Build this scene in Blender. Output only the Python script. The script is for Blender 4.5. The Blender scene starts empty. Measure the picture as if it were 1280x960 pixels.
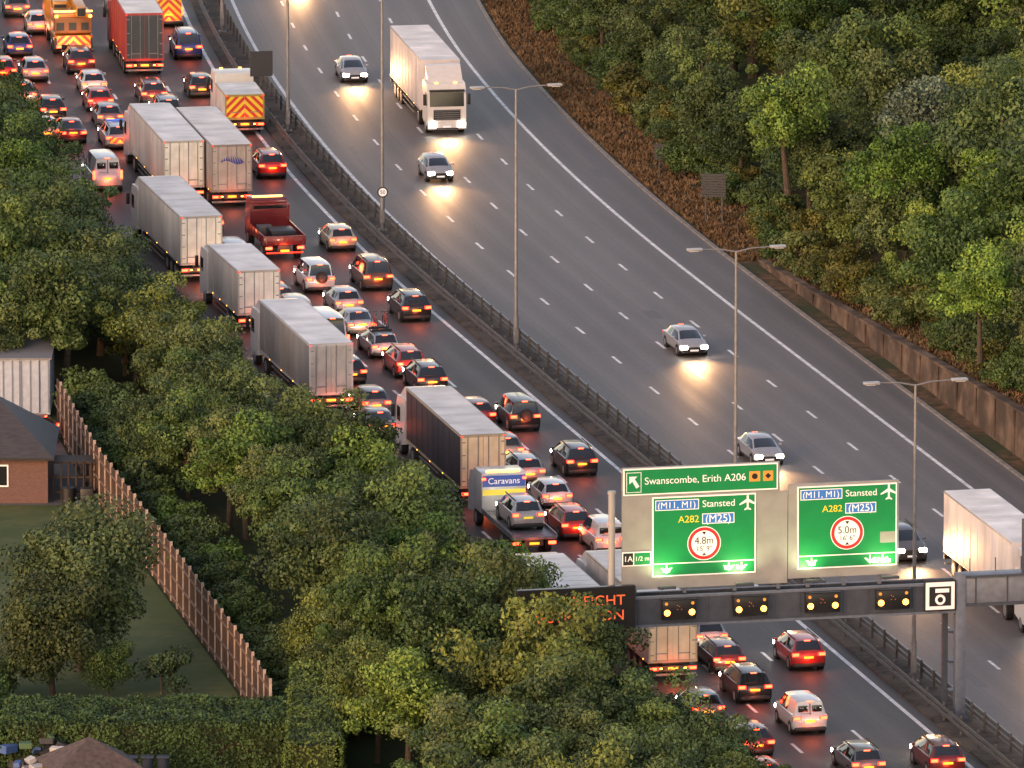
import bpy,bmesh,math,random
import numpy as np
from mathutils import Vector,Matrix,noise
random.seed(7); rng=np.random.default_rng(5)
sc=bpy.context.scene
# ------------------------------------------------------------------ survey
CH=131.0; TH=math.radians(11.0); F=15300.0
def G(px,py,z=0.0):
    a=(px-640)/F; b=(480-py)/F
    dy=math.cos(TH)+b*math.sin(TH); dz=-math.sin(TH)+b*math.cos(TH)
    t=(CH-z)/(-dz)
    return a*t, dy*t
def P(x,y,z):
    dz=z-CH
    d=y*math.cos(TH)-dz*math.sin(TH); u=y*math.sin(TH)+dz*math.cos(TH)
    return 640+F*x/d, 480-F*u/d
def slope(Y):
    if Y<695: return .2252
    return max(.04,.2252-(Y-695)*.0012)
YC=695+(.2252-.04)/.0012
def X0(Y):
    if Y<695: return -4.4+(695-Y)*.2252
    t=min(Y,YC)-695
    x=-4.4-(.2252*t-.0006*t*t)
    if Y>YC: x-=(Y-YC)*.04
    return x
def kk(Y): return 1-.06*min(1,max(0,(Y-705)/85))
def XD(D,Y): return X0(Y)+(D*kk(Y) if D>0 else D)
def wallh(Y): return 2.5*min(1,max(0,(712-Y)/62))
def sm(t): t=min(1,max(0,t)); return t*t*(3-2*t)
def hgt(D,Y):
    if D<=22.8: return -.03
    b=wallh(Y)
    h=b+(6.5-b)*sm((D-23)/26)
    if D>24: h+=.35*noise.noise(Vector((D*.3,Y*.15,0)))*min(1,(D-24)/4)
    return h
# ------------------------------------------------------------------ materials
def nt(name):
    m=bpy.data.materials.new(name); m.use_nodes=True
    try: m.cycles.emission_sampling='NONE'
    except Exception: pass
    n=m.node_tree; b=n.nodes['Principled BSDF']; return m,n,b
def M(name,col,rough=.6,metal=0,var=0,scale=3,es=0,em=None,bump=0,spec=.5,stretch=(1,1,1)):
    m,n,b=nt(name)
    b.inputs['Base Color'].default_value=(*col,1); b.inputs['Roughness'].default_value=rough
    b.inputs['Metallic'].default_value=metal; b.inputs['Specular IOR Level'].default_value=spec
    if es:
        b.inputs['Emission Color'].default_value=(*(em or col),1); b.inputs['Emission Strength'].default_value=es
    if var or bump:
        tc=n.nodes.new('ShaderNodeTexCoord'); mp=n.nodes.new('ShaderNodeMapping'); mp.inputs['Scale'].default_value=stretch
        no=n.nodes.new('ShaderNodeTexNoise'); no.inputs['Scale'].default_value=scale; no.inputs['Detail'].default_value=6
        n.links.new(tc.outputs['Object'],mp.inputs[0]); n.links.new(mp.outputs[0],no.inputs['Vector'])
        if var:
            r=n.nodes.new('ShaderNodeMapRange'); r.inputs[1].default_value=.3; r.inputs[2].default_value=.7
            r.inputs[3].default_value=1-var; r.inputs[4].default_value=1+var
            mx=n.nodes.new('ShaderNodeVectorMath'); mx.operation='SCALE'; mx.inputs[0].default_value=col
            n.links.new(no.outputs[0],r.inputs[0]); n.links.new(r.outputs[0],mx.inputs['Scale']); n.links.new(mx.outputs[0],b.inputs['Base Color'])
        if bump:
            bp=n.nodes.new('ShaderNodeBump'); bp.inputs['Strength'].default_value=bump; bp.inputs['Distance'].default_value=.05
            n.links.new(no.outputs[0],bp.inputs['Height']); n.links.new(bp.outputs[0],b.inputs['Normal'])
    return m
def mix2(name,c1,c2,scale,rough=.9,c3=None,scale2=.15,bump=.4):
    m,n,b=nt(name); b.inputs['Roughness'].default_value=rough; b.inputs['Specular IOR Level'].default_value=.2
    tc=n.nodes.new('ShaderNodeTexCoord')
    def nz(s,lo,hi):
        no=n.nodes.new('ShaderNodeTexNoise'); no.inputs['Scale'].default_value=s; no.inputs['Detail'].default_value=8
        n.links.new(tc.outputs['Object'],no.inputs['Vector'])
        r=n.nodes.new('ShaderNodeMapRange'); r.inputs[1].default_value=lo; r.inputs[2].default_value=hi
        n.links.new(no.outputs[0],r.inputs[0]); return no,r
    no,r=nz(scale,.38,.62)
    mx=n.nodes.new('ShaderNodeMix'); mx.data_type='RGBA'; mx.inputs[6].default_value=(*c1,1); mx.inputs[7].default_value=(*c2,1)
    n.links.new(r.outputs[0],mx.inputs[0]); out=mx.outputs[2]
    if c3:
        no2,r2=nz(scale2,.42,.58)
        m2=n.nodes.new('ShaderNodeMix'); m2.data_type='RGBA'; m2.inputs[7].default_value=(*c3,1)
        n.links.new(out,m2.inputs[6]); n.links.new(r2.outputs[0],m2.inputs[0]); out=m2.outputs[2]
    n.links.new(out,b.inputs['Base Color'])
    bp=n.nodes.new('ShaderNodeBump'); bp.inputs['Strength'].default_value=bump; bp.inputs['Distance'].default_value=.1
    n.links.new(no.outputs[0],bp.inputs['Height']); n.links.new(bp.outputs[0],b.inputs['Normal'])
    return m
def asphalt(name,col,off,lane,spec=.45):
    m,n,b=nt(name)
    uv=n.nodes.new('ShaderNodeUVMap')
    def noi(sx,sy,sc_,det=4):
        mp=n.nodes.new('ShaderNodeMapping'); mp.inputs['Scale'].default_value=(sx,sy,1)
        no=n.nodes.new('ShaderNodeTexNoise'); no.inputs['Scale'].default_value=sc_; no.inputs['Detail'].default_value=det
        n.links.new(uv.outputs[0],mp.inputs[0]); n.links.new(mp.outputs[0],no.inputs['Vector']); return no.outputs[0]
    a=noi(1.2,.02,1); c=noi(.25,.05,1); d=noi(1,.25,6,6)
    sx=n.nodes.new('ShaderNodeSeparateXYZ'); n.links.new(uv.outputs[0],sx.inputs[0])
    def mt(op,x,y=None):
        q=n.nodes.new('ShaderNodeMath'); q.operation=op
        for i,v in enumerate((x,y)):
            if v is None: continue
            if isinstance(v,(int,float)): q.inputs[i].default_value=v
            else: n.links.new(v,q.inputs[i])
        return q.outputs[0]
    ph=mt('MULTIPLY',mt('SUBTRACT',sx.outputs[0],off),2*2*math.pi/lane)
    cs=mt('MULTIPLY',mt('COSINE',ph),.09)
    fr=mt('ABSOLUTE',mt('SUBTRACT',mt('FRACT',mt('DIVIDE',mt('SUBTRACT',sx.outputs[0],off-.25),lane)),.5))
    jn=mt('MULTIPLY',mt('LESS_THAN',fr,.012),-.2)
    # each lane a slightly different age of surfacing
    wn=n.nodes.new('ShaderNodeTexWhiteNoise'); wn.noise_dimensions='1D'
    n.links.new(mt('FLOOR',mt('DIVIDE',mt('SUBTRACT',sx.outputs[0],off),lane)),wn.inputs['W'])
    ln=mt('MULTIPLY',mt('SUBTRACT',wn.outputs[0],.5),.22)
    s=mt('ADD',mt('MULTIPLY',a,.55),mt('MULTIPLY',c,.6)); s=mt('ADD',s,mt('MULTIPLY',d,.45)); s=mt('ADD',mt('ADD',mt('ADD',s,cs),jn),ln)
    s=mt('ADD',s,.2)
    vm=n.nodes.new('ShaderNodeVectorMath'); vm.operation='SCALE'; vm.inputs[0].default_value=col
    n.links.new(s,vm.inputs['Scale']); n.links.new(vm.outputs[0],b.inputs['Base Color'])
    b.inputs['Specular IOR Level'].default_value=spec
    rr=mt('ADD',mt('MULTIPLY',a,.2),.52); n.links.new(rr,b.inputs['Roughness'])
    bp=n.nodes.new('ShaderNodeBump'); bp.inputs['Strength'].default_value=.25; bp.inputs['Distance'].default_value=.02
    n.links.new(d,bp.inputs['Height']); n.links.new(bp.outputs[0],b.inputs['Normal'])
    return m
def objpaint(name,rough,metal,coat=.4):
    m,n,b=nt(name); oi=n.nodes.new('ShaderNodeObjectInfo')
    tc=n.nodes.new('ShaderNodeTexCoord'); no=n.nodes.new('ShaderNodeTexNoise'); no.inputs['Scale'].default_value=2.5
    n.links.new(tc.outputs['Object'],no.inputs['Vector'])
    r=n.nodes.new('ShaderNodeMapRange'); r.inputs[3].default_value=.75; r.inputs[4].default_value=1.1
    n.links.new(no.outputs[0],r.inputs[0])
    v=n.nodes.new('ShaderNodeVectorMath'); v.operation='SCALE'; n.links.new(oi.outputs['Color'],v.inputs[0]); n.links.new(r.outputs[0],v.inputs['Scale'])
    n.links.new(v.outputs[0],b.inputs['Base Color']); b.inputs['Roughness'].default_value=rough; b.inputs['Metallic'].default_value=metal
    b.inputs['Coat Weight'].default_value=coat; b.inputs['Coat Roughness'].default_value=.08
    return m
def chevron(name):
    m,n,b=nt(name); tc=n.nodes.new('ShaderNodeTexCoord'); s=n.nodes.new('ShaderNodeSeparateXYZ'); n.links.new(tc.outputs['Object'],s.inputs[0])
    def mt(op,x,y=0):
        q=n.nodes.new('ShaderNodeMath'); q.operation=op
        for i,v in enumerate((x,y)):
            if isinstance(v,(int,float)): q.inputs[i].default_value=v
            else: n.links.new(v,q.inputs[i])
        return q.outputs[0]
    t=mt('FRACT',mt('MULTIPLY',mt('ADD',mt('ABSOLUTE',s.outputs[0]),s.outputs[2]),1.9)); t=mt('GREATER_THAN',t,.5)
    mx=n.nodes.new('ShaderNodeMix'); mx.data_type='RGBA'; mx.inputs[6].default_value=(.7,.55,.03,1); mx.inputs[7].default_value=(.5,.03,.02,1)
    n.links.new(t,mx.inputs[0]); n.links.new(mx.outputs[2],b.inputs['Base Color']); b.inputs['Roughness'].default_value=.4
    return m
def leafmat():
    m,n,b=nt('foliage'); at=n.nodes.new('ShaderNodeAttribute'); at.attribute_name='tint'
    oi=n.nodes.new('ShaderNodeObjectInfo')
    mx=n.nodes.new('ShaderNodeMix'); mx.data_type='RGBA'; mx.inputs[6].default_value=(.028,.046,.018,1); mx.inputs[7].default_value=(.15,.195,.06,1)
    n.links.new(at.outputs['Fac'],mx.inputs[0])
    mu=n.nodes.new('ShaderNodeMix'); mu.data_type='RGBA'; mu.blend_type='MULTIPLY'; mu.inputs[0].default_value=1
    n.links.new(mx.outputs[2],mu.inputs[6]); n.links.new(oi.outputs['Color'],mu.inputs[7])
    hs=n.nodes.new('ShaderNodeHueSaturation'); r=n.nodes.new('ShaderNodeMapRange'); r.inputs[3].default_value=.49; r.inputs[4].default_value=.525
    r2=n.nodes.new('ShaderNodeMapRange'); r2.inputs[3].default_value=1.2; r2.inputs[4].default_value=.68
    n.links.new(oi.outputs['Random'],r.inputs[0]); n.links.new(oi.outputs['Random'],r2.inputs[0])
    n.links.new(r.outputs[0],hs.inputs['Hue']); n.links.new(r2.outputs[0],hs.inputs['Value']); n.links.new(mu.outputs[2],hs.inputs['Color'])
    n.links.new(hs.outputs[0],b.inputs['Base Color']); b.inputs['Roughness'].default_value=.6; b.inputs['Specular IOR Level'].default_value=.25
    return m
LEAF=leafmat(); BARK=M('bark',(.06,.045,.03),.9,var=.4,scale=6)
PAINT=objpaint('vehicle_paint',.3,.25)
GLASS=M('dark_glass',(.012,.014,.017),.06,spec=.8)
BLACK=M('black_plastic',(.015,.015,.016),.5)
TAIL=M('tail_lamp_lit',(.5,.01,.005),.3,es=14,em=(1,.05,.016))
TAILD=M('tail_lamp_dim',(.4,.01,.008),.3,es=3,em=(1,.03,.012))
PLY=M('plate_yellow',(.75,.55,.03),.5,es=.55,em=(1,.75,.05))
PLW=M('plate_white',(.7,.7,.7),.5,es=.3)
TYRE=M('tyre_rubber',(.012,.012,.012),.8)
HUB=M('alloy_hub',(.35,.35,.36),.35,.8)
HEAD=M('head_lamp_lit',(.9,.9,.85),.3,es=40,em=(1,.9,.72))
AMB=M('amber_lamp_lit',(.8,.3,.02),.3,es=10,em=(1,.40,.05))
CHEV=chevron('chevron_board')
CARM=[PAINT,GLASS,BLACK,TAIL,PLY,TYRE,HUB,HEAD,PLW,TAILD,CHEV,AMB]
STEEL=M('galvanised_steel',(.22,.22,.225),.5,.6,var=.2,scale=4)
DSTEEL=M('weathered_steel',(.07,.065,.06),.6,.4,var=.35,scale=3)
# ------------------------------------------------------------------ mesh builder
class MB:
    def __init__(s): s.v=[];s.f=[];s.m=[]
    def add(s,vs,fs,mat):
        o=len(s.v); s.v+= [tuple(p) for p in vs]
        for i,f in enumerate(fs):
            s.f.append([o+k for k in f]); s.m.append(mat[i] if isinstance(mat,list) else mat)
    def box(s,c,d,mat,bev=0,rot=None):
        if bev:
            bm=bmesh.new(); bmesh.ops.create_cube(bm,size=1)
            for v in bm.verts: v.co=Vector((v.co.x*d[0],v.co.y*d[1],v.co.z*d[2]))
            bmesh.ops.bevel(bm,geom=bm.edges[:],offset=bev,segments=2,affect='EDGES',profile=.5)
            bm.verts.index_update(); vs=[v.co.copy() for v in bm.verts]; fs=[[v.index for v in f.verts] for f in bm.faces]; bm.free()
        else:
            vs=[Vector((x*d[0]/2,y*d[1]/2,z*d[2]/2)) for x in(-1,1) for y in(-1,1) for z in(-1,1)]
            fs=[(0,1,3,2),(4,6,7,5),(0,4,5,1),(2,3,7,6),(0,2,6,4),(1,5,7,3)]
        if rot: vs=[rot@v for v in vs]
        s.add([v+Vector(c) for v in vs],fs,mat)
    def bb(s,x0,x1,y0,y1,z0,z1,mat,bev=0): s.box(((x0+x1)/2,(y0+y1)/2,(z0+z1)/2),(abs(x1-x0),abs(y1-y0),abs(z1-z0)),mat,bev)
    def tube(s,p0,p1,r0,r1,n,mat,cap=None):
        p0=Vector(p0);p1=Vector(p1);d=(p1-p0).normalized()
        a=d.orthogonal().normalized(); b=d.cross(a)
        vs=[]
        for p,r in((p0,r0),(p1,r1)):
            for i in range(n):
                t=2*math.pi*i/n; vs.append(p+a*math.cos(t)*r+b*math.sin(t)*r)
        s.add(vs,[(i,(i+1)%n,n+(i+1)%n,n+i) for i in range(n)],mat)
        s.add(vs,[list(range(n))[::-1],list(range(n,2*n))],mat if cap is None else cap)
    def wheel(s,x,y,r,w,t=5,h=6):
        sg=1 if x>0 else -1
        s.tube((x-sg*w/2,y,r),(x+sg*w/2,y,r),r,r,18,t); s.tube((x+sg*w/2,y,r),(x+sg*(w/2+.012),y,r),r*.62,r*.58,12,h)
    def prism(s,prof,x0,x1,mat):
        n=len(prof); vs=[(x0,y,z) for y,z in prof]+[(x1,y,z) for y,z in prof]
        s.add(vs,[(i,(i+1)%n,n+(i+1)%n,n+i) for i in range(n)]+[list(range(n))[::-1],list(range(n,2*n))],mat)
    def mesh(s,name,mats,ang=35):
        me=bpy.data.meshes.new(name); me.from_pydata(s.v,[],s.f)
        for m in mats: me.materials.append(m)
        me.polygons.foreach_set('material_index',s.m)
        bm=bmesh.new(); bm.from_mesh(me); bmesh.ops.recalc_face_normals(bm,faces=bm.faces[:]); bm.to_mesh(me); bm.free()
        if ang:
            me.polygons.foreach_set('use_smooth',[True]*len(me.polygons))
            me.set_sharp_from_angle(angle=math.radians(ang))
        return me
def obj(name,data,loc=(0,0,0),rz=0,parent=None,col=None,scale=None):
    o=bpy.data.objects.new(name,data); sc.collection.objects.link(o); o.location=loc; o.rotation_euler=(0,0,rz)
    if parent: o.parent=parent
    if col: o.color=(*col,1)
    if scale: o.scale=scale
    return o
# ------------------------------------------------------------------ ground and road
def strip(name,D0,D1,z,mat,Y0=300,Y1=1300,step=6,nd=1):
    v=[];f=[];uv=[]
    n=int((Y1-Y0)/step)
    for i in range(n+1):
        Y=Y0+(Y1-Y0)*i/n
        for j in range(nd+1):
            D=D0+(D1-D0)*j/nd; v.append((XD(D,Y),Y,z)); uv.append((D,Y))
    w=nd+1
    for i in range(n):
        for j in range(nd): f.append((i*w+j,i*w+j+1,(i+1)*w+j+1,(i+1)*w+j))
    me=bpy.data.meshes.new(name); me.from_pydata(v,[],f); me.materials.append(mat)
    l=me.uv_layers.new(name='UVMap')
    for lp in me.loops: l.data[lp.index].uv=uv[lp.vertex_index]
    return obj(name,me)
ASR=asphalt('asphalt_main',(.118,.102,.093),3.6,3.52); ASL=asphalt('asphalt_busy',(.07,.06,.056),0,3.7,.3)
MEDM=mix2('median_grit',(.075,.062,.052),(.035,.03,.027),2.0,c3=(.09,.075,.06),scale2=.4)
DRY=mix2('dry_grass',(.15,.085,.045),(.06,.042,.022),1.3,c3=(.045,.05,.02),scale2=.18,bump=1)
SOIL=mix2('undergrowth_soil',(.02,.026,.01),(.045,.035,.02),1.5,c3=(.03,.045,.015),scale2=.2)
LAWN=mix2('lawn_grass',(.075,.1,.035),(.105,.11,.045),1.8,c3=(.06,.085,.03),scale2=.25)
cols=[-5000,-2000,-700,-300,-150,-90,-60,-45,-32,-25,-18.6,21.2,22.79,22.9]+[24+3*i for i in range(14)]+[80,130,300,900,2500,5000]
rows=[-4000,-1500,-300,100,300,400]+list(range(450,960,6))+[1000,1100,1300,1700,2500,4000,8000]
v=[];f=[];mi=[]
for Y in rows:
    for D in cols: v.append((XD(D,Y) if abs(D)<300 else X0(min(max(Y,300),1300))+D,Y,hgt(D,Y)))
w=len(cols)
for i in range(len(rows)-1):
    for j in range(w-1):
        f.append((i*w+j,i*w+j+1,(i+1)*w+j+1,(i+1)*w+j)); mi.append(1 if 21<=cols[j]<27 else 0)
me=bpy.data.meshes.new('ground'); me.from_pydata(v,[],f); me.materials.append(SOIL); me.materials.append(DRY)
me.polygons.foreach_set('material_index',mi); obj('ground',me)
strip('road',-18.3,.75,0,ASL); strip('road',3.0,21.05,0,ASR)
WHITE=M('road_paint',(.66,.64,.62),.55,var=.3,scale=1.5); 
def sweep(name,prof,Y0,Y1,step,mats,zf=None,parent=None):
    v=[];f=[];n=int((Y1-Y0)/step);w=len(prof)
    for i in range(n+1):
        Y=Y0+(Y1-Y0)*i/n
        for D,z in prof: v.append((XD(D,Y),Y,zf(z,Y) if zf else z))
    for i in range(n):
        for j in range(w):
            k=(j+1)%w; f.append((i*w+j,i*w+k,(i+1)*w+k,(i+1)*w+j))
    f.append(list(range(w))); f.append([n*w+k for k in range(w)])
    me=bpy.data.meshes.new(name); me.from_pydata(v,[],f)
    for m in mats: me.materials.append(m)
    return obj(name,me,parent=parent)
sweep('central_reservation',[(.75,-.03),(.75,.1),(.9,.12),(2.85,.12),(3.0,.1),(3.0,-.03)],300,1300,6,[MEDM])
KERB=M('kerb_concrete',(.2,.18,.16),.8,var=.3,scale=2)
sweep('kerb',[(21.05,-.03),(21.05,.1),(21.3,.1),(21.3,-.03)],300,1300,6,[KERB])
sweep('kerb',[(-18.55,-.03),(-18.55,.1),(-18.3,.1),(-18.3,-.03)],300,1300,6,[KERB])
for D in (-14.8,-.02,3.72,17.72): strip('road_marking',D-.12,D+.12,.005,WHITE)
mb=MB()
for D,ph in ((-3.7,3),(-7.4,0),(-11.1,6),(7.2,1),(10.75,5.5),(14.25,3)):
    Y=400+ph
    while Y<1000:
        mb.add([(XD(D-.09,Y),Y,.005),(XD(D+.09,Y),Y,.005),(XD(D+.09,Y+2.1),Y+2.1,.005),(XD(D-.09,Y+2.1),Y+2.1,.005)],[(0,1,2,3)],0); Y+=9
obj('lane_marking',mb.mesh('lane_marking',[WHITE],0))
PATCH=M('patched_tarmac',(.085,.075,.07),.6,var=.2,scale=5)
mb=MB()
for i in range(22):
    Y=random.uniform(560,830); D=random.choice([19.5,20.1,18.6,5.3,8.9,12.5,-1.9,-16.6]); a=random.uniform(.15,.5); l=random.uniform(.8,7)
    mb.add([(XD(D-a,Y),Y,.003),(XD(D+a,Y),Y,.003),(XD(D+a,Y+l),Y+l,.003),(XD(D-a,Y+l),Y+l,.003)],[(0,1,2,3)],0)
obj('tarmac_patch',mb.mesh('tarmac_patch',[PATCH],0))
# retaining wall
CONC=mix2('wall_concrete',(.17,.12,.085),(.095,.068,.05),.9,c3=(.06,.045,.035),scale2=.5)
rw=obj('retaining_wall',None)
sweep('wall_body',[(22.55,-.05),(22.6,1),(22.93,1),(22.93,-.05)],520,711,3,[CONC],zf=lambda z,Y: z if z<.5 else wallh(Y)+.12,parent=rw)
sweep('coping',[(22.48,0),(22.48,.14),(23.02,.14),(23.02,0)],520,711,3,[CONC],zf=lambda z,Y: wallh(Y)+.121+z,parent=rw)
mb=MB(); Y=522
while Y<706:
    x=XD(22.52,Y); h=wallh(Y)+.1; mb.bb(x-.06,x+.02,Y,Y+.25,-.04,h,0); Y+=4
obj('wall_pilasters',mb.mesh('p',[CONC],0),parent=rw)
# barriers
def barrier(D,sp,side):
    root=obj('crash_barrier',None)
    for z0 in (.42,.72):
        sweep('rail',[(D-.03,z0),(D-.06,z0+.05),(D,z0+.1),(D-.06,z0+.15),(D-.03,z0+.2),(D+.03,z0+.2),(D+.03,z0)],460,1000,5,[DSTEEL],parent=root)
    m=MB(); Y=462
    while Y<990:
        x=XD(D+.09*side,Y); m.bb(x-.06,x+.06,Y-.08,Y+.08,.1,1.05,0); Y+=sp
    obj('posts',m.mesh('posts',[DSTEEL],0),parent=root)
barrier(1.15,3.2,1); barrier(2.7,2.4,-1)
# ------------------------------------------------------------------ trees
def tree_mesh(seed,H,R,ncl,nleaf,leaf,trunk=True,flat=.42,cr=1.15,zc=.6):
    r=np.random.default_rng(seed); mb=MB()
    C=[]
    while len(C)<ncl:
        d=r.normal(size=3); d/=np.linalg.norm(d); q=r.random()**.42
        wob=.75+.55*noise.noise(Vector((d[0]*1.8+seed*3.1,d[1]*1.8,d[2]*1.8)))+.08
        p=np.array([d[0]*R*q*wob,d[1]*R*q*wob,H*zc+d[2]*H*flat*q*wob])
        if p[2]<H*.16: continue
        C.append(p)
    C=np.array(C)
    if trunk:
        tb=Vector((0,0,-.3)); tm=Vector((r.normal()*.15,r.normal()*.15,H*.32)); tt=Vector((r.normal()*.3,r.normal()*.3,H*.75))
        rr=.045*H*.55
        mb.tube(tb,tm,rr*1.2,rr*.8,9,0); mb.tube(tm,tt,rr*.8,rr*.25,8,0)
        for k in r.choice(len(C),min(14,len(C)),replace=False):
            t=r.random()*.7; s=tm.lerp(tt,t); e=Vector(C[k]); mid=s.lerp(e,.5)+Vector((0,0,.25))
            mb.tube(s,mid,rr*.38,rr*.22,6,0); mb.tube(mid,e,rr*.22,rr*.06,5,0)
    nb=len(mb.f)
    idx=r.integers(0,ncl,nleaf); rad=(cr*(.5+.9*r.random(ncl)))
    d=r.normal(size=(nleaf,3)); d[:,2]+=.35; d/=np.linalg.norm(d,axis=1)[:,None]
    pos=C[idx]+d*(rad[idx]*(.35+.65*r.random(nleaf)**.5))[:,None]*np.array([1,1,.72])
    nrm=d+r.normal(size=(nleaf,3))*.55; nrm/=np.linalg.norm(nrm,axis=1)[:,None]
    a=np.cross(nrm,r.normal(size=(nleaf,3))); a/=np.linalg.norm(a,axis=1)[:,None]; b=np.cross(nrm,a)
    L=leaf*(.6+.8*r.random(nleaf))[:,None]
    q=np.stack([pos-a*L*.5,pos-b*L*.3,pos+a*L*.5,pos+b*L*.3],1).reshape(-1,3)
    o=len(mb.v); V=mb.v+[tuple(x) for x in q.tolist()]
    Fc=mb.f+[(o+4*i,o+4*i+1,o+4*i+2,o+4*i+3) for i in range(nleaf)]
    me=bpy.data.meshes.new('tree'); me.from_pydata(V,[],Fc); me.materials.append(BARK); me.materials.append(LEAF)
    me.polygons.foreach_set('material_index',[0]*nb+[1]*nleaf)
    at=me.attributes.new('tint','FLOAT','FACE')
    ct=r.random(ncl)**1.2; vals=np.concatenate([np.zeros(nb),np.clip(ct[idx]*.7+.35*r.random(nleaf),0,1)])
    at.data.foreach_set('value',vals.astype(np.float32))
    return me
big=[tree_mesh(10+i,9.0+.5*(i%3),4.0+.3*(i%2),56,13000,.26) for i in range(6)]
tall=[tree_mesh(40+i,13.0,5.2,80,17000,.3,flat=.44,zc=.56,cr=1.35) for i in range(5)]
shr=[tree_mesh(60+i,2.6,1.7,16,3200,.18,flat=.45,cr=.6,zc=.5) for i in range(4)]
def T(protos,x,y,z,s,name,col=(1,1,1),sz=None):
    return obj(name,random.choice(protos),(x,y,z),random.uniform(0,6.28),col=col,scale=(s,s,s*(sz or random.uniform(.9,1.1))))
def vis(x,y,z,h,mg=200):
    px,py=P(x,y,z+h); _,pb=P(x,y,z); return -mg<px<1280+mg and pb>-60 and py<960+90
Etab=[(520,-12.8),(560,-12.8),(573,-14.5),(594,-15.2),(602,-17.0),(615,-15.2),(635,-15.8),(647,-18.3),(658,-17.8),(679,-18.2),(702,-17.0),(719,-16.2),(754,-16.4),(900,-17)]
def E(Y): return float(np.interp(Y,[a for a,b in Etab],[b for a,b in Etab]))
def fx(Y): return float(np.interp(Y,[560,580,585,593.8,641.5,660,668],[-8,-11.3,-12.1,-13.5,-22.2,-24.9,-26.2]))
greens=[(1,1,1),(.85,1,.8),(1.2,1.15,.8),(.75,.88,.9),(1.2,1.4,.8),(.62,.72,.65),(.8,.85,.85)]
names=['ash_tree','oak_tree','maple_tree','hawthorn_tree','sycamore_tree']
Y=536
while Y<880:
    for r_ in range(8):
        D=E(Y)-3.5-4.9*r_+random.uniform(-.5,.5); y=Y+random.uniform(-1.4,1.4); x=XD(D,y)
        if y<667 and x<fx(y)+3.3: continue
        s=random.uniform(.62,.95) if r_ else random.uniform(.66,.82)
        if 585<y<665: s=min(s,.84)
        if x<fx(y)+5 and y<667: s*=.8
        if y<575: s*=.88
        if vis(x,y,0,10): T(big,x,y,0,s,random.choice(names),random.choice(greens))
    Y+=4.7
Y=584
while Y<664:
    T(shr,fx(Y)+1.8+random.random(),Y,0,random.uniform(.7,1.2),'fence_shrub',random.choice(greens)); Y+=1.9
Y=540
while Y<860:
    D=E(Y)-1.0-random.random()*2
    D=min(D,-19.4); x=XD(D,Y)
    if vis(x,Y,0,3): T(shr,x,Y,0,random.uniform(.8,1.3),'roadside_shrub',random.choice(greens))
    Y+=2.3
for px,py,k,s in ((655,962,0,1.02),(610,900,2,.9),(712,985,3,.84),(560,850,4,.85),(480,900,5,.9)):
    x,y=G(px,py); obj('ash_tree',big[k],(x,y,0),px,col=random.choice(greens[:3]),scale=(s*.88,s*.88,s))
# right bank
Y=630
while Y<930:
    for r_ in range(6):
        D=27.6+6.4*r_+random.uniform(-1.2,1.2); y=Y+random.uniform(-2.5,2.5); x=XD(D,y); z=hgt(D,y)-.1
        if r_==0: pr=big; s=random.uniform(.6,.85)
        else: pr=tall if random.random()<.75 else big; s=random.uniform(.65,1.0)
        c=random.choice(greens); 
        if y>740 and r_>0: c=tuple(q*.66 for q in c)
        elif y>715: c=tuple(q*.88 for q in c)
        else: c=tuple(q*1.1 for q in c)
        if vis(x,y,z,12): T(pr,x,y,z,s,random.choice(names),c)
    Y+=6.6
for px,py,s,c in ((1165,262,.9,(1.2,1.25,2.6)),(1240,330,.8,(1.5,1.8,.8)),(1130,300,.75,(1.3,1.6,.8)),(985,230,.8,(1.1,1.4,.8)),(1225,440,.66,(1.3,1.7,.8))):
    x,y=G(px,py,4.0); obj('willow_tree' if c[2]>2 else 'lime_tree',big[int(px)%6],(x,y,3.6),px,col=c,scale=(s,s,s))
Y=640
while Y<850:
    for k in range(2):
        D=random.uniform(23.6,26.5) if Y<712 else random.uniform(24.6,27.5); x=XD(D,Y); z=hgt(D,Y)
        c=random.choice([(1.3,.9,.6),(1,1,.9),(1,1.1,.8),(.9,1,.7)])
        if vis(x,Y,z,3): T(shr,x,Y+random.uniform(-1,1),z-.1,random.uniform(.4,1.1),'bank_shrub',c)
    Y+=2.4
def tufts(name,n,Df,Yf,h,matc):
    r=np.random.default_rng(3); V=[];Fc=[]
    for i in range(n):
        D=Df(r);y=Yf(r)
        if D<23.1 and y<712: continue
        x=XD(D,y);z=hgt(D,y)
        for k in range(3):
            a=r.random()*6.28; hh=h*(.5+r.random()); dx=math.cos(a)*.1;dy=math.sin(a)*.1; lx=r.normal()*.12; ly=r.normal()*.12
            o=len(V); V+=[(x-dx,y-dy,z),(x+dx,y+dy,z),(x+lx,y+ly,z+hh)]; Fc.append((o,o+1,o+2))
    me=bpy.data.meshes.new(name); me.from_pydata(V,[],Fc); me.materials.append(matc); return obj(name,me)
TUF=M('dry_grass_blades',(.15,.095,.05),.9,var=.5,scale=.6,spec=.1)
tufts('dry_grass',15000,lambda r:21.6+5.5*r.random()**1.3,lambda r:620+220*r.random(),.22,TUF)
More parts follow.
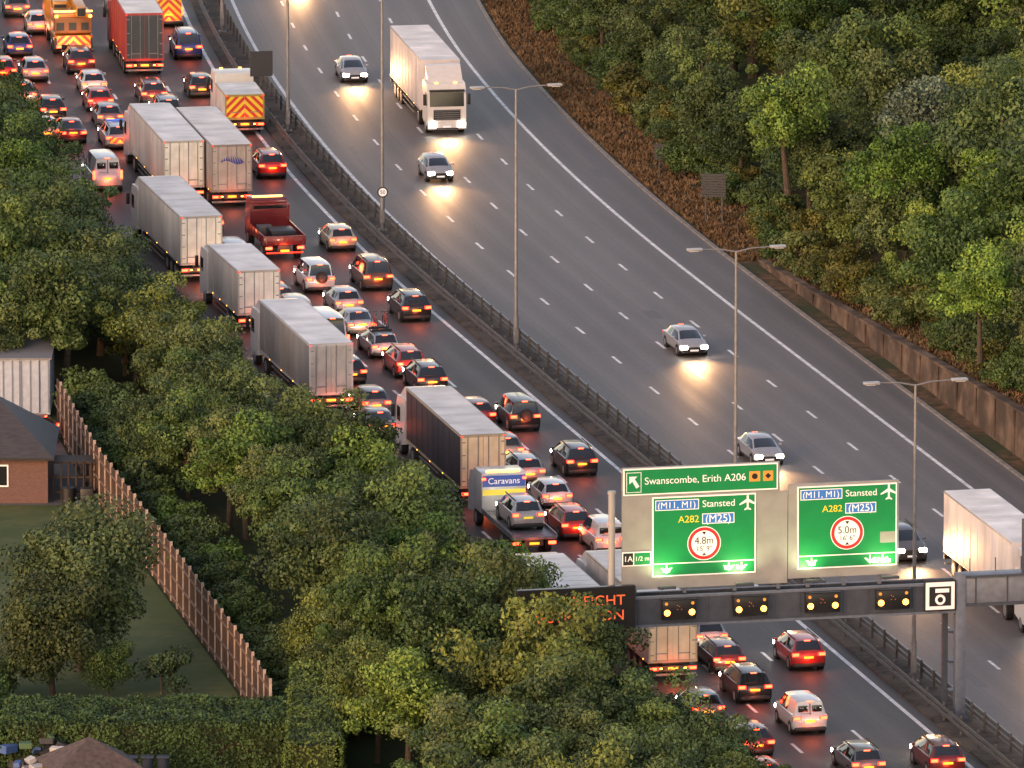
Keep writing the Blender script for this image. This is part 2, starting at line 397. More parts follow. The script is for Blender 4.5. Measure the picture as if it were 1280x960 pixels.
# ------------------------------------------------------------------ vehicles
def car_mesh(nm,L,W,Hh,belt,rake,boot,hood,wsl,side=True,rearglass=True,rails=False,spare=False,wr=.33,chev=False,quarter=False):
    w=W/2; g=.22; b=belt; m=MB()
    y1=.13+boot; y2=y1+rake; y5=L-hood; y4=y5-wsl; ym=(y2+y4)/2
    S=[(0,g+.14,b-.2,b-.14,w*.87,w*.76,0,0),(.05,g+.04,b-.1,b-.05,w*.96,w*.84,0,0)]
    if boot: S+=[(.13,g,b-.03,b+.02,w,w*.84,0,0)]
    S+=[(y1,g,b,b+.05,w,w*.83,1 if quarter else 0,1 if rearglass else 0),
        (y2,g,b+.01,Hh-.06,w,w*.72,1 if side else 0,0),
        (y2+.35,g,b,Hh-.01,w,w*.73,1 if side else 0,0),
        (ym,g,b-.01,Hh,w,w*.74,0,0),(ym+.07,g,b-.01,Hh,w,w*.74,1,0),
        (y4,g,b-.02,Hh-.07,w,w*.70,1,1),
        (y5,g,b-.03,b+.03,w*.99,w*.84,0,0),
        (L-.28,g+.02,b-.16,b-.12,w*.94,w*.78,0,0),(L-.07,g+.06,b-.28,b-.24,w*.82,w*.66,0,0),(L,g+.12,b-.36,b-.33,w*.7,w*.55,0,0)]
    ring=[]
    for (y,zb,zbe,zt,ww,wt,_,_) in S:
        zm=(zb+zbe)/2
        h=[(ww*.9,zb),(ww*.985,zb+.13),(ww,zm),(ww*.985,zbe-.03),(ww*.93,zbe),(wt,max(zt-.07,zbe+.008)),(wt-.09,max(zt-.01,zbe+.014)),(wt*.45,zt+.018)]
        ring.append([(x,y,z) for x,z in h]+[(-x,y,z) for x,z in h[::-1]])
    n=16; vs=[p for r_ in ring for p in r_]; fs=[];mt=[]
    for i in range(len(S)-1):
        sg=S[i][6]; tg=S[i][7]
        for j in range(n):
            k=(j+1)%n; fs.append((i*n+j,i*n+k,(i+1)*n+k,(i+1)*n+j))
            mm=0
            if j in(0,14,15): mm=2
            if j in(4,10) and sg: mm=1
            if j in(6,7,8) and tg: mm=1
            mt.append(mm)
    fs.append(list(range(n))); mt.append(0); fs.append([(len(S)-1)*n+k for k in range(n)]); mt.append(2)
    m.add(vs,fs,mt)
    zl=b-.13
    for sx in(-1,1):
        if Hh>1.95: m.bb(sx*w*.82,sx*w*.97,-.03,.12,b-.35,b+.2,3,.02)
        else:
            m.bb(sx*w*.52,sx*w*.965,-.03,.16,zl-.11,zl+.08,9,.025)
            m.bb(sx*w*.58,sx*w*.955,-.04,.1,zl-.095,zl+.065,3,.02)
        m.bb(sx*w*.55,sx*w*.85,-.045,-.02,g+.12,g+.17,9)
        m.bb(sx*(w-.02),sx*(w+.17),y4+.12,y4+.26,b,b+.14,0,.03)
        m.bb(sx*w*.44,sx*w*.92,L-.22,L+.02,b-.45,b-.24,7,.04)
        for yw in(.78,L-.82):
            m.tube((sx*(w-.25),yw,wr),(sx*(w+.004),yw,wr),wr+.06,wr+.06,18,2); m.wheel(sx*(w-.095),yw,wr,.22)
        m.bb(sx*w*.995,sx*(w+.012),1.3,L-1.35,g+.06,g+.12,2)
        if rails: m.bb(sx*w*.66,sx*w*.7,y2+.1,y4-.05,Hh+.0,Hh+.06,2)
    m.bb(-w*.86,w*.86,-.05,.06,g+.06,g+.26,2,.02)
    m.bb(-.26,.26,-.035,.02,b-.36 if not boot else b-.2,b-.25 if not boot else b-.09,4)
    m.bb(-.16,.16,y2-.03,y2+.05,Hh-.075,Hh-.035,3)
    m.bb(-w*.42,w*.42,L-.06,L+.005,b-.47,b-.33,2,.02); m.bb(-.26,.26,L,L+.02,g+.16,g+.27,8)
    m.bb(-w*.8,w*.8,L-.12,L-.01,g+.04,g+.14,2,.02)
    m.bb(-w*.55,w*.1,y1-.02,y1+.0,b+.06,b+.08,2)
    if not rearglass:
        if chev: m.bb(-w*.84,w*.84,-.03,.1,g+.3,Hh-.25,10); 
        m.bb(-.012,.012,y1-.06,y1+.04,g+.3,Hh-.15,2)
        for sx in(-1,1): m.bb(sx*.12,sx*w*.68,y2-.12,y2-.02,Hh*.68,Hh*.86,1,.02)
    if spare: m.tube((.05,-.0,b-.05),(.05,-.22,b-.05),.36,.36,20,5); m.tube((.05,-.22,b-.05),(.05,-.235,b-.05),.24,.22,16,2)
    return m.mesh(nm,CARM),L
KIND={
 'hatch':('hatchback_car',car_mesh('hatch',4.1,1.78,1.48,.98,.34,0,.78,.62)),
 'suv':('suv_car',car_mesh('suv',4.5,1.88,1.68,1.1,.26,0,.88,.6,rails=True,wr=.37)),
 'saloon':('saloon_car',car_mesh('saloon',4.6,1.82,1.44,.95,.5,.42,.95,.7)),
 'estate':('estate_car',car_mesh('estate',4.65,1.82,1.5,.97,.3,0,.95,.68,rails=True,quarter=True)),
 'mpv':('people_carrier_car',car_mesh('mpv',4.7,1.92,1.92,1.12,.16,0,.75,.75,rails=True,quarter=True,wr=.35)),
 'jeep':('off_road_car',car_mesh('jeep',4.3,1.85,1.88,1.12,.07,0,1.0,.25,spare=True,wr=.4,quarter=True)),
 'van':('panel_van',car_mesh('van',5.4,2.0,2.3,1.25,.08,0,.85,.85,side=False,rearglass=False,wr=.36)),
 'svan':('small_van',car_mesh('svan',4.4,1.85,1.85,1.1,.08,0,.8,.7,side=False,rearglass=False)),
 'bus':('minibus',car_mesh('bus',6.0,2.05,2.6,1.35,.1,0,.8,.85,quarter=True,wr=.36)),
 'cvan':('chevron_van',car_mesh('cvan',5.4,2.1,2.5,1.25,.08,0,.85,.85,side=False,rearglass=False,chev=True,wr=.36)),
 'police':('police_car',car_mesh('police',4.7,1.9,1.62,1.05,.28,0,.95,.68,rails=True,quarter=True)),
}
def light(name,kind,loc,e,col,parent,rot=None,size=.1,spot=None,blend=.6):
    l=bpy.data.lights.new(name,kind); l.energy=e; l.color=col
    if kind!='AREA': l.shadow_soft_size=size
    if spot: l.spot_size=math.radians(spot); l.spot_blend=blend
    o=bpy.data.objects.new(name,l); sc.collection.objects.link(o); o.location=loc; o.parent=parent
    if rot: o.rotation_euler=rot
    return o
RED=(1,.15,.06)
def pose(px,py,onc,L,bias=3):
    x,y=G(px,py+bias); a=math.atan(slope(y))
    if onc:
        hx,hy=math.sin(a),-math.cos(a); return (x-hx*L,y-hy*L,0),a+math.pi
    return (x,y,0),a
CS=.94; cn=0
def car(kind,px,py,col,onc=False,jit=0):
    global cn; cn+=1
    nm,(me,L)=KIND[kind]; loc,a=pose(px,py,onc,L*CS)
    o=obj(nm,me,loc,a+math.radians(jit),col=col,scale=(CS,CS,CS))
    if onc:
        light('headlight','SPOT',(0,L+.1,.75),3000,(1,.52,.22),o,(math.radians(90-4),0,0),.7,90,1)
    elif py>-5:
        light('brake_glow','POINT',(0,-.4,.75),46,RED,o,size=.3)
        if cn%3==0: light('headlight','SPOT',(0,L+.08,.68),240,(1,.72,.42),o,(math.radians(90-6),0,0),.15,95)
    return o
Wt=(.55,.54,.53);Si=(.33,.33,.34);Gy=(.12,.12,.13);Bk=(.018,.018,.02);Rd=(.38,.025,.02);Dr=(.12,.02,.02);Bl=(.03,.06,.22);Be=(.42,.36,.27);Br=(.09,.05,.03)
for t in [('hatch',25,70,Bl),('hatch',45,101,Si),('suv',102,91,Dr),('hatch',118,117,Wt),('hatch',126,138,Rd),('hatch',67,149,Bk),
 ('hatch',138,158,Gy),('saloon',92,178,Dr),('mpv',236,73,Bl),('estate',193,129,Dr),('hatch',253,121,Bk),('suv',212,153,Gy),
 ('suv',341,222,Rd),('van',135,238,Wt),('hatch',263,292,Gy),('hatch',429,313,Be),('svan',297,338,Wt),('jeep',401,365,Wt),('mpv',473,362,Br),
 ('hatch',315,352,Si),('estate',353,388,Dr),('hatch',437,392,Si),('suv',521,401,Bk),('svan',376,410,Si),('saloon',453,419,Si),('bus',417,448,Wt),
 ('estate',483,447,Si),('suv',515,471,Rd),('hatch',441,479,Bk),('hatch',471,518,Gy),('suv',541,491,Bk),('jeep',657,538,Bk),
 ('hatch',602,533,Dr),('suv',728,594,Bk),('hatch',637,577,Gy),('estate',663,604,Si),('hatch',697,635,Wt),('suv',722,674,Rd),('svan',764,692,Wt),
 ('hatch',890,811,Si),('estate',912,840,Dr),('suv',944,878,Bk),('suv',1011,837,Rd),('svan',1013,917,Wt),('hatch',886,902,Gy),
 ('hatch',948,945,Dr),('estate',1086,972,Gy),('suv',1185,970,Dr),('hatch',962,990,Rd),
 ('hatch',22,20,Gy),('saloon',60,-8,Rd),('hatch',150,15,Wt),('suv',160,-30,Gy),('hatch',232,-25,Bk),('cvan',211,32,Wt),
 ('saloon',480,546,Gy),('hatch',50,42,Wt),('hatch',5,100,Rd),('hatch',30,130,Gy),('hatch',60,176,Si),('estate',275,185,Gy)]:
    car(*t)
pc=car('police',150,186,Si); pc.name='police_car'
mb=MB(); mb.bb(-.7,.7,-.045,.12,.55,.9,0); mb.bb(-.62,.62,2.2,2.45,1.64,1.76,1,.03)
obj('rear_chevrons',mb.mesh('chv',[CHEV,M('blue_beacon',(.02,.1,.6),.3,es=.5,em=(.1,.3,1))],0),parent=pc)
for t in [('saloon',444,102,Si),('hatch',551,226,Si),('saloon',868,444,Si),('saloon',962,581,Si),('suv',1140,702,Gy),('hatch',372,-14,Gy)]:
    car(*t,onc=True)
def lorry(name,px,py,side,roof,rear,Ltr=13.6,H=4.0,onc=False,cabc=(.5,.5,.5),ribs=False,logo=None,chevr=False,glow=60,trim=None):
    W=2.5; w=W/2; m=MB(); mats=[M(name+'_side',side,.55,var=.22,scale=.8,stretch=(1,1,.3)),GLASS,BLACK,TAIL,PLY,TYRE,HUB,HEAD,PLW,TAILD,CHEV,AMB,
        M(name+'_roof',roof,.5,var=.25,scale=.5),M(name+'_doors',rear,.45,var=.18,scale=1.2),M(name+'_cab',cabc,.3,var=.05),STEEL,
        M(name+'_trim',trim or tuple(q*.55 for q in rear),.5)]
    m.bb(-w,w,0,Ltr,1.15,H,0,.03); m.bb(-w+.05,w-.05,.05,Ltr-.05,H,H+.015,12)
    for i in range(1,int(Ltr/1.1)): m.bb(-w+.06,w-.06,i*1.1-.02,i*1.1+.02,H+.015,H+.028,12)
    m.bb(-w+.01,w-.01,-.03,-.001,1.1,1.25,16); m.bb(-w+.01,w-.01,-.03,-.001,H-.14,H-.01,16)
    for sx in(-1,1):
        m.bb(sx*(w-.01),sx*(w-.1),-.035,-.001,1.25,H-.14,16)
        m.bb(sx*.012,sx*(w-.1),-.025,-.001,1.25,H-.14,10 if chevr else 13)
        if not chevr:
            for xb in(.28,.85): m.tube((sx*xb,-.05,1.2),(sx*xb,-.05,H-.1),.022,.022,6,15)
            for zz in(1.5,2.2,2.9,H-.4): m.bb(sx*(w-.28),sx*(w-.1),-.045,-.02,zz-.03,zz+.03,15)
        m.bb(sx*.25,sx*.9,-.065,-.03,1.55,1.6,15)
        n=int(Ltr/(.65 if ribs else 1.3))
        for i in range(1,n):
            yy=i*Ltr/n; m.bb(sx*(w-.005),sx*(w+.018),yy-.03,yy+.03,1.2,H-.08,0)
        m.bb(sx*(w-.01),sx*(w+.022),.02,Ltr-.02,1.08,1.2,16); m.bb(sx*(w-.01),sx*(w+.022),.02,Ltr-.02,H-.1,H-.01,16)
        m.bb(sx*(w-.06),sx*w,5.6 if Ltr>9 else 3,Ltr-3.2 if Ltr>9 else Ltr-1.2,.45,.52,15); m.bb(sx*(w-.06),sx*w,5.6 if Ltr>9 else 3,Ltr-3.2 if Ltr>9 else Ltr-1.2,.8,.87,15)
        for yw in((1.9,3.2,4.5,Ltr-1.4,Ltr+1.7) if Ltr>9 else (1.9,3.1,Ltr+1.3)):
            m.wheel(sx*(w-.22),yw,.5,.36)
        m.bb(sx*.35,sx*.95,1.15,1.22,.15,.9,2)
        m.bb(sx*.72,sx*1.2,-.09,-.02,.72,.9,9,.01); m.bb(sx*.84,sx*1.18,-.10,-.03,.745,.875,3,.01); m.bb(sx*.55,sx*.68,-.08,-.02,.78,.86,11)
        m.bb(sx*(w-.15),sx*(w-.03),-.05,-.03,H-.1,H-.05,9)
        for i in range(4): m.bb(sx*(w+.02),sx*(w+.035),1+i*Ltr/4.2,1.08+i*Ltr/4.2,1.1,1.15,11)
    m.bb(-1.22,1.22,-.07,.05,.68,.95,2); m.bb(-1.2,1.2,.1,.2,.42,.52,15); m.bb(-.26,.26,-.09,-.07,.76,.88,4)
    m.bb(-.5,.5,.2,Ltr+1,.8,1.15,2)
    c0=Ltr+.55; c1=c0+2.25; cw=1.22
    m.prism([(c0,.75),(c0,3.15),(c0+.3,3.25),(c1-.45,3.2),(c1-.12,2.75),(c1,1.75),(c1+.02,.55),(c0+1.2,.5)],-cw,cw,14)
    m.prism([(c0+.1,3.2),(c0+.1,H-.12),(c0+.5,H-.15),(c1-.6,3.2)],-cw+.12,cw-.12,14)
    def q(a,b,t0,t1,x): 
        return [(-x,a[0]+(b[0]-a[0])*t0+.012,a[1]+(b[1]-a[1])*t0),(x,a[0]+(b[0]-a[0])*t0+.012,a[1]+(b[1]-a[1])*t0),(x,a[0]+(b[0]-a[0])*t1+.012,a[1]+(b[1]-a[1])*t1),(-x,a[0]+(b[0]-a[0])*t1+.012,a[1]+(b[1]-a[1])*t1)]
    m.add(q((c1,1.75),(c1-.12,2.75),.05,.92,1.08),[(0,1,2,3)],1)
    m.bb(-1.1,1.1,c1-.16,c1+.1,2.74,2.86,2)
    m.bb(-.85,.85,c1-.02,c1+.035,.95,1.6,2)
    for k in range(5): m.bb(-.8,.8,c1+.02,c1+.05,1.0+k*.13,1.04+k*.13,15)
    m.bb(-cw,cw,c1-.2,c1+.1,.35,.75,14,.04); m.bb(-.26,.26,c1+.1,c1+.12,.48,.6,8); m.bb(-.7,.7,c1+.08,c1+.11,.38,.46,2)
    for sx in(-1,1):
        m.bb(sx*.66,sx*1.16,c1+.05,c1+.12,.5,.76,7,.02); m.bb(sx*(cw+.08),sx*(cw+.28),c1-.1,c1+.0,1.9,2.6,2,.03)
        m.bb(sx*(cw-.01),sx*(cw+.012),c1-1.1,c1-.25,1.8,2.6,1); m.bb(sx*.5,sx*.7,c1-.5,c1-.42,3.2,3.27,11)
    L=c1+.1; loc,a=pose(px,py,onc,L); o=obj(name,m.mesh(name,mats,30),loc,a)
    if onc:
        light('headlight','SPOT',(0,L+.15,.8),3000,(1,.52,.22),o,(math.radians(86),0,0),.7,90,1)
    else:
        light('brake_glow','POINT',(0,-.5,.7),glow,RED,o,size=.3)
        if Ltr<10: light('headlight','SPOT',(0,L+.1,.8),240,(1,.72,.42),o,(math.radians(84),0,0),.15,95)
    return o
lg=(.5,.49,.48); LG=(.6,.58,.56)
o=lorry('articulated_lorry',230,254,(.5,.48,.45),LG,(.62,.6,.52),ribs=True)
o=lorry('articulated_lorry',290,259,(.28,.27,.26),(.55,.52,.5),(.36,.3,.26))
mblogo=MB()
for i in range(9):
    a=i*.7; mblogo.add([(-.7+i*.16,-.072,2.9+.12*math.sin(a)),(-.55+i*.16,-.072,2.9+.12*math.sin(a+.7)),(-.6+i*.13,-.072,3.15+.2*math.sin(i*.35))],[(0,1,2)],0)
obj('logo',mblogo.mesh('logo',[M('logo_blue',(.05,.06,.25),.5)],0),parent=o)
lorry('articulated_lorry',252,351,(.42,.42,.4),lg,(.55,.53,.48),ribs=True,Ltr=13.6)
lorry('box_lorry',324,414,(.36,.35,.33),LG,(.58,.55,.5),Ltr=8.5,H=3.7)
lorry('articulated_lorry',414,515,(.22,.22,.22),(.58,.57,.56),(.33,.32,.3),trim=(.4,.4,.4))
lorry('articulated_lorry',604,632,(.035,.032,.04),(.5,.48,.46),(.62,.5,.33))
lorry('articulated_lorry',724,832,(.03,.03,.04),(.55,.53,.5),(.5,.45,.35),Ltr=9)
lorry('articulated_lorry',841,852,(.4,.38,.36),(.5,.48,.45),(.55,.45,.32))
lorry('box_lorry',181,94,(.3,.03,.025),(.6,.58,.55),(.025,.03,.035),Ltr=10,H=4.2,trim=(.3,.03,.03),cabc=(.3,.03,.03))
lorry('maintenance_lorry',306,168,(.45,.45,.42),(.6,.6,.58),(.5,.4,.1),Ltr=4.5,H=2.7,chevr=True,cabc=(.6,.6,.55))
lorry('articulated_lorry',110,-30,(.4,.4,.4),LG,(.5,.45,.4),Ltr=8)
lorry('articulated_lorry',559,166,(.5,.46,.44),(.62,.58,.55),(.5,.5,.5),onc=True,H=4.3,cabc=(.55,.53,.5))
lorry('articulated_lorry',1312,792,(.62,.57,.53),(.66,.62,.58),(.5,.5,.5),onc=True,H=4.3,cabc=(.6,.58,.55))
def tipper(px,py):
    m=MB()
    m.bb(-1.2,1.2,0,5.0,1.0,1.12,0)
    for sx in(-1,1):
        m.bb(sx*1.2,sx*1.26,0,5,1.0,1.55,0,.01)
        for i in range(6): m.bb(sx*1.26,sx*1.29,.1+i*.94,.2+i*.94,1.0,1.55,0)
        for yw in(1.3,5.9): m.wheel(sx*.98,yw,.46,.34)
        m.bb(sx*.75,sx*1.15,-.07,-.0,.75,.9,3,.02); m.bb(sx*1.1,sx*1.2,4.9,5.0,1.55,2.6,0)
    m.bb(-1.26,1.26,-.06,0,1.0,1.55,0,.01); 
    for i in range(5): m.bb(-1.1+i*.55-.03,-1.1+i*.55+.03,-.085,-.06,1.02,1.53,0)
    m.bb(-1.2,1.2,5.0,5.06,1.1,2.3,0); m.bb(-1.2,1.2,4.98,5.08,2.5,2.6,0)
    m.bb(-.4,.4,.1,6.5,.65,.95,2); m.bb(-.26,.26,-.07,-.02,.6,.72,4); m.bb(-1.1,1.1,-.05,0,.5,.58,9)
    m.prism([(5.25,.7),(5.25,2.75),(5.5,2.9),(6.6,2.85),(7.0,1.9),(7.1,.5),(6,.5)],-1.1,1.1,0)
    m.add([(-.9,5.235,2.0),(.9,5.235,2.0),(.9,5.235,2.55),(-.9,5.235,2.55)],[(0,1,2,3)],1)
    m.bb(-.9,.9,5.6,5.75,2.88,2.98,11,.02); m.box((.2,2.2,1.35),(1.5,1.8,.5),2,.1); m.box((-.5,3.8,1.3),(.9,1.0,.45),12,.06)
    loc,a=pose(px,py,False,7); o=obj('tipper_truck',m.mesh('tipper',CARM+[M('tarp_grey',(.12,.1,.09),.8)]),loc,a,col=(.17,.015,.018))
    light('brake_glow','POINT',(0,-.5,.7),60,RED,o,size=.3)
tipper(356,324)
def crane(px,py):
    m=MB()
    m.bb(-1.25,1.25,0,9,.9,1.35,0,.03); m.bb(-1.25,1.25,-.06,0,.75,1.35,10); m.bb(-1.2,1.2,.5,3.2,1.35,2.7,0,.08)
    m.bb(-1.1,-.1,3.2,5.2,1.5,3.1,0,.08); m.bb(-1.0,-.2,3.15,3.2,2.2,2.9,1)
    m.bb(.1,.75,-1.2,9.5,2.75,3.4,0,.04); m.bb(.18,.67,-1.25,-1.15,2.82,3.33,2)
    m.bb(-1.2,1.2,-.02,.9,1.5,2.5,12,.05); m.bb(-1.25,1.25,.0,.12,2.9,2.98,11)
    for i in range(3): m.bb(-1.1+i*.8,-.6+i*.8,-.04,0,1.7,2.2,2)
    m.bb(-1.2,1.2,8.6,10.5,1.0,2.9,0,.1)
    for sx in(-1,1):
        for yw in(1.2,2.7,6.5,8.2): m.wheel(sx*1.05,yw,.58,.4)
        m.bb(sx*.8,sx*1.2,-.1,-.05,.55,.72,3); m.bb(sx*1.1,sx*1.24,-.15,.1,.5,1.2,2); m.bb(sx*1.0,sx*1.2,-.08,0,2.55,2.7,11)
    loc,a=pose(px,py,False,10); o=obj('mobile_crane',m.mesh('crane',CARM+[M('counterweight',(.25,.1,.03),.6)]),loc,a,col=(.6,.25,.03))
    light('brake_glow','POINT',(0,-.6,.9),60,RED,o,size=.3)
crane(92,67)
def text(body,width,loc,mat,parent,name='lettering',hmax=None):
    c=bpy.data.curves.new(name,'FONT'); c.body=body; c.size=1; c.align_x='CENTER'; c.align_y='CENTER'; c.extrude=.004
    c.materials.append(mat); o=bpy.data.objects.new(name,c); sc.collection.objects.link(o); bpy.context.view_layer.update()
    k=width/max(o.dimensions.x,.01); ky=k if not hmax else hmax/max(o.dimensions.y,.01)
    o.parent=parent; o.location=loc; o.rotation_euler=(math.radians(90),0,0); o.scale=(k,ky,1); return o
TW=M('sign_white',(.8,.8,.78),.5,es=.12);  # slight emission in the white stands in for lamplight on sign lettering
def recovery(px,py):
    m=MB()
    m.bb(-1.2,1.2,0,7.2,.95,1.1,12,.01); m.bb(-.5,.5,.1,10,.6,.95,2)
    for sx in(-1,1):
        m.bb(sx*1.15,sx*1.22,0,7.2,1.0,1.25,12)
        for yw in(1.5,2.6,8.9): m.wheel(sx*1.0,yw,.46,.34)
        m.bb(sx*.75,sx*1.15,-.07,0,.7,.86,3,.02); m.bb(sx*1.0,sx*1.2,7.15,7.25,2.75,2.85,3)
    m.bb(-.26,.26,-.05,0,.7,.82,4)
    m.bb(-1.2,1.2,7.3,9.2,.9,3.1,0,.06); m.bb(-1.15,1.15,7.27,7.3,2.35,2.95,13); m.bb(-1.15,1.15,7.265,7.3,1.9,2.2,14); m.bb(-.9,.9,7.4,7.6,3.1,3.2,11,.02)
    m.prism([(9.2,.7),(9.2,2.8),(9.5,2.9),(10.4,2.7),(10.8,1.8),(10.9,.5)],-1.15,1.15,0)
    loc,a=pose(px,py,False,7); o=obj('recovery_truck',m.mesh('recovery',CARM+[M('deck_steel',(.16,.16,.17),.5,.5,var=.3),M('sign_blue2',(.03,.08,.35),.5),M('sign_yel',(.75,.6,.05),.5,es=.2)]),loc,a,col=(.5,.5,.5))
    text('Caravans',1.7,(0,7.255,2.65),TW,o); light('brake_glow','POINT',(0,-.5,.7),40,RED,o,size=.3)
    nm,(me,L)=KIND['suv']; c=obj('suv_car',me,Vector(loc)+Vector((-math.sin(a)*1.4,math.cos(a)*1.4,1.1)),a,col=Si,scale=(CS,CS,CS))
recovery(668,694)
def bikes():
    x,y=G(483,450); a=math.atan(slope(y)); m=MB()
    for bx in(-.35,.3):
        for wy in(1.2,2.2):
            n=16
            for i in range(n):
                t0=2*math.pi*i/n;t1=2*math.pi*(i+1)/n
                m.tube((bx,wy+.33*math.cos(t0),1.95+.33*math.sin(t0)),(bx,wy+.33*math.cos(t1),1.95+.33*math.sin(t1)),.025,.025,5,0)
        for p,q in(((1.2,1.95),(1.45,2.35)),((1.45,2.35),(1.95,2.4)),((1.95,2.4),(2.2,1.95)),((1.45,2.35),(1.65,1.95)),((1.65,1.95),(1.95,2.4)),((1.2,1.95),(1.65,1.95)),((1.95,2.4),(1.93,2.55)),((1.45,2.35),(1.42,2.5))):
            m.tube((bx,p[0],p[1]),(bx,q[0],q[1]),.025,.025,5,1)
        m.tube((bx-.25,1.93,2.55),(bx+.25,1.93,2.55),.02,.02,5,0); m.bb(bx-.07,bx+.07,1.3,1.52,2.5,2.55,0)
    m.bb(-.6,.6,1.25,1.3,1.47,1.62,0); m.bb(-.6,.6,2.1,2.15,1.47,1.62,0)
    obj('bicycle_rack',m.mesh('bikes',[BLACK,M('bike_red',(.3,.03,.02),.4)]),(x,y,0),a,scale=(.96,.96,.96))
bikes()
# ------------------------------------------------------------------ lamps
LM=M('lamp_column_grey',(.2,.2,.2),.5,.4,var=.15); LH=M('lamp_head',(.32,.33,.34),.4,.3)
def lamp(px,py,H=15.2):
    x,y=G(px,py); m=MB(); a=math.atan(slope(y))
    m.tube((0,0,0),(0,0,2.2),.16,.14,12,0); m.tube((0,0,2.2),(0,0,H),.11,.065,10,0); m.bb(-.25,.25,-.25,.25,.1,.2,0); m.bb(-.1,.1,-.18,-.1,.6,1.4,0)
    for sx in(-1,1):
        m.tube((0,0,H-.05),(sx*.8,0,H+.12),.045,.04,8,0); m.tube((sx*.8,0,H+.12),(sx*1.9,0,H+.16),.04,.035,8,0)
        m.box((sx*2.25,0,H+.16),(.85,.34,.13),1,.05); m.box((sx*2.3,0,H+.09),(.5,.24,.05),2)
    return obj('street_lamp',m.mesh('street_lamp',[LM,LH,M('lamp_lens',(.5,.5,.5),.2)]),(x,y,0),a)
for p in((645,441),(919,668),(1142,855),(478,290),(360,166),(278,42)): lamp(*p)
# ------------------------------------------------------------------ small signs
SB=M('sign_back_dark',(.03,.03,.032),.6)
m=MB(); m.bb(-.72,.72,-.03,.03,3.3,4.9,0,.02); m.bb(-.07,.07,.03,.15,.1,4.6,1); m.bb(-.6,.6,.03,.07,3.6,3.68,1); m.bb(-.6,.6,.03,.07,4.4,4.48,1)
x,y=G(327,160); obj('traffic_sign',m.mesh('ts',[SB,DSTEEL],0),(x,y,0),.2)
m=MB(); m.tube((0,-.14,0),(0,-.18,0),.33,.33,24,1,1); m.tube((0,-.18,0),(0,-.185,0),.25,.25,24,0,0)
x,y=G(478,290); so=obj('speed_limit_sign',m.mesh('sl',[TW,SB],0),(x,y,2.45),.15); text('50',.3,(0,-.19,0),SB,so)
m=MB()
for i in range(9): m.bb(-.75,.75,-.03,.03,1.3+i*.16,1.43+i*.16,0)
for sx in(-.5,.5): m.bb(sx-.05,sx+.05,.03,.13,-.2,2.75,1)
x,y=G(892,278); obj('traffic_sign',m.mesh('ts2',[SB,DSTEEL],0),(x,y,.25),-.2)
m=MB(); m.bb(-.3,.3,-.03,.03,.9,1.9,0); m.bb(-.05,.05,.03,.1,-.2,1.8,1)
x,y=G(824,222); obj('traffic_sign',m.mesh('ts3',[SB,DSTEEL],0),(x,y,.2),-.1)
# ------------------------------------------------------------------ gantry
GA=math.atan(.2252); GP=(22.1,587.3,0)
def gl(name,data): return obj(name,data,GP,GA)
GS=M('gantry_steel',(.055,.065,.085),.5,.3,var=.15); GL=M('gantry_light_steel',(.13,.15,.19),.5,.3,var=.15)
m=MB()
m.bb(-22.5,0,-.55,-.45,5.65,7.05,0); m.bb(-22.5,0,.45,.55,5.65,7.05,0); m.bb(-22.5,0,-.44,.44,5.6,5.68,0)
for z in(5.62,7.03): m.bb(-22.5,0,-.62,-.45,z-.06,z+.06,1); m.bb(-22.5,0,.45,.62,z-.06,z+.06,1)
u=-22.2
while u<-.3: m.bb(u-.04,u+.04,-.6,-.55,5.68,6.97,0); u+=1.15
m.bb(-.5,.0,-.65,-.15,0,7.5,1,.03); m.bb(-.85,-.6,.5,.8,0,6,0); m.bb(-.7,.15,-.8,.9,.1,.3,0)
for z in(1.5,3,4.5): m.bb(-.7,-.3,-.15,.5,z-.06,z+.06,0)
m.bb(.0,21,-.6,.6,5.9,7.35,1,.03)
u=.5
while u<20.8: m.bb(u-.03,u+.03,-.63,-.6,5.95,7.3,0); u+=1.6
m.bb(0,21,-.72,-.6,5.85,6.0,0); m.bb(0,21,-.72,-.6,7.27,7.4,0)
m.bb(20.2,20.8,-.3,.3,-.1,6,1); m.bb(-22.4,-21.9,-.3,.3,0,5.7,1)
u=.5
while u<21: m.tube((u,.55,7.35),(u,.55,8.0),.025,.025,6,0); u+=1.3
m.bb(2.85,3.15,-.75,-.45,7.4,10.1,0,.02)
for px0 in(-16.5,-14,-11.5,-9.3,-7.8,-6,-4.2): m.bb(px0-.08,px0+.08,.02,.18,7.05,11.8,1)
gl('overhead_gantry',m.mesh('gantry',[GS,GL],30))
GREY=M('sign_backing_grey',(.25,.26,.245),.6,var=.12,scale=1.2); GREEN=M('sign_green',(.004,.2,.055),.4,var=.08,scale=1.5,es=.05,em=(0,.5,.13)); BLUE=M('sign_blue',(.03,.16,.5),.45,es=.15)  # green and blue faces glow weakly, standing in for lamplight falling on them
RDM=M('sign_red',(.6,.02,.02),.45,es=.15); YEL=M('sign_yellow',(.8,.6,.04),.45,es=.15); INK=M('sign_ink',(.01,.01,.01),.5); ORG=M('sign_orange',(.7,.3,.05),.5)  # red and yellow carry the same weak emission as painted-in lamplight
def rect(mb,u0,u1,z0,z1,y,mat): mb.add([(u0,y,z0),(u1,y,z0),(u1,y,z1),(u0,y,z1)],[(0,1,2,3)],mat)
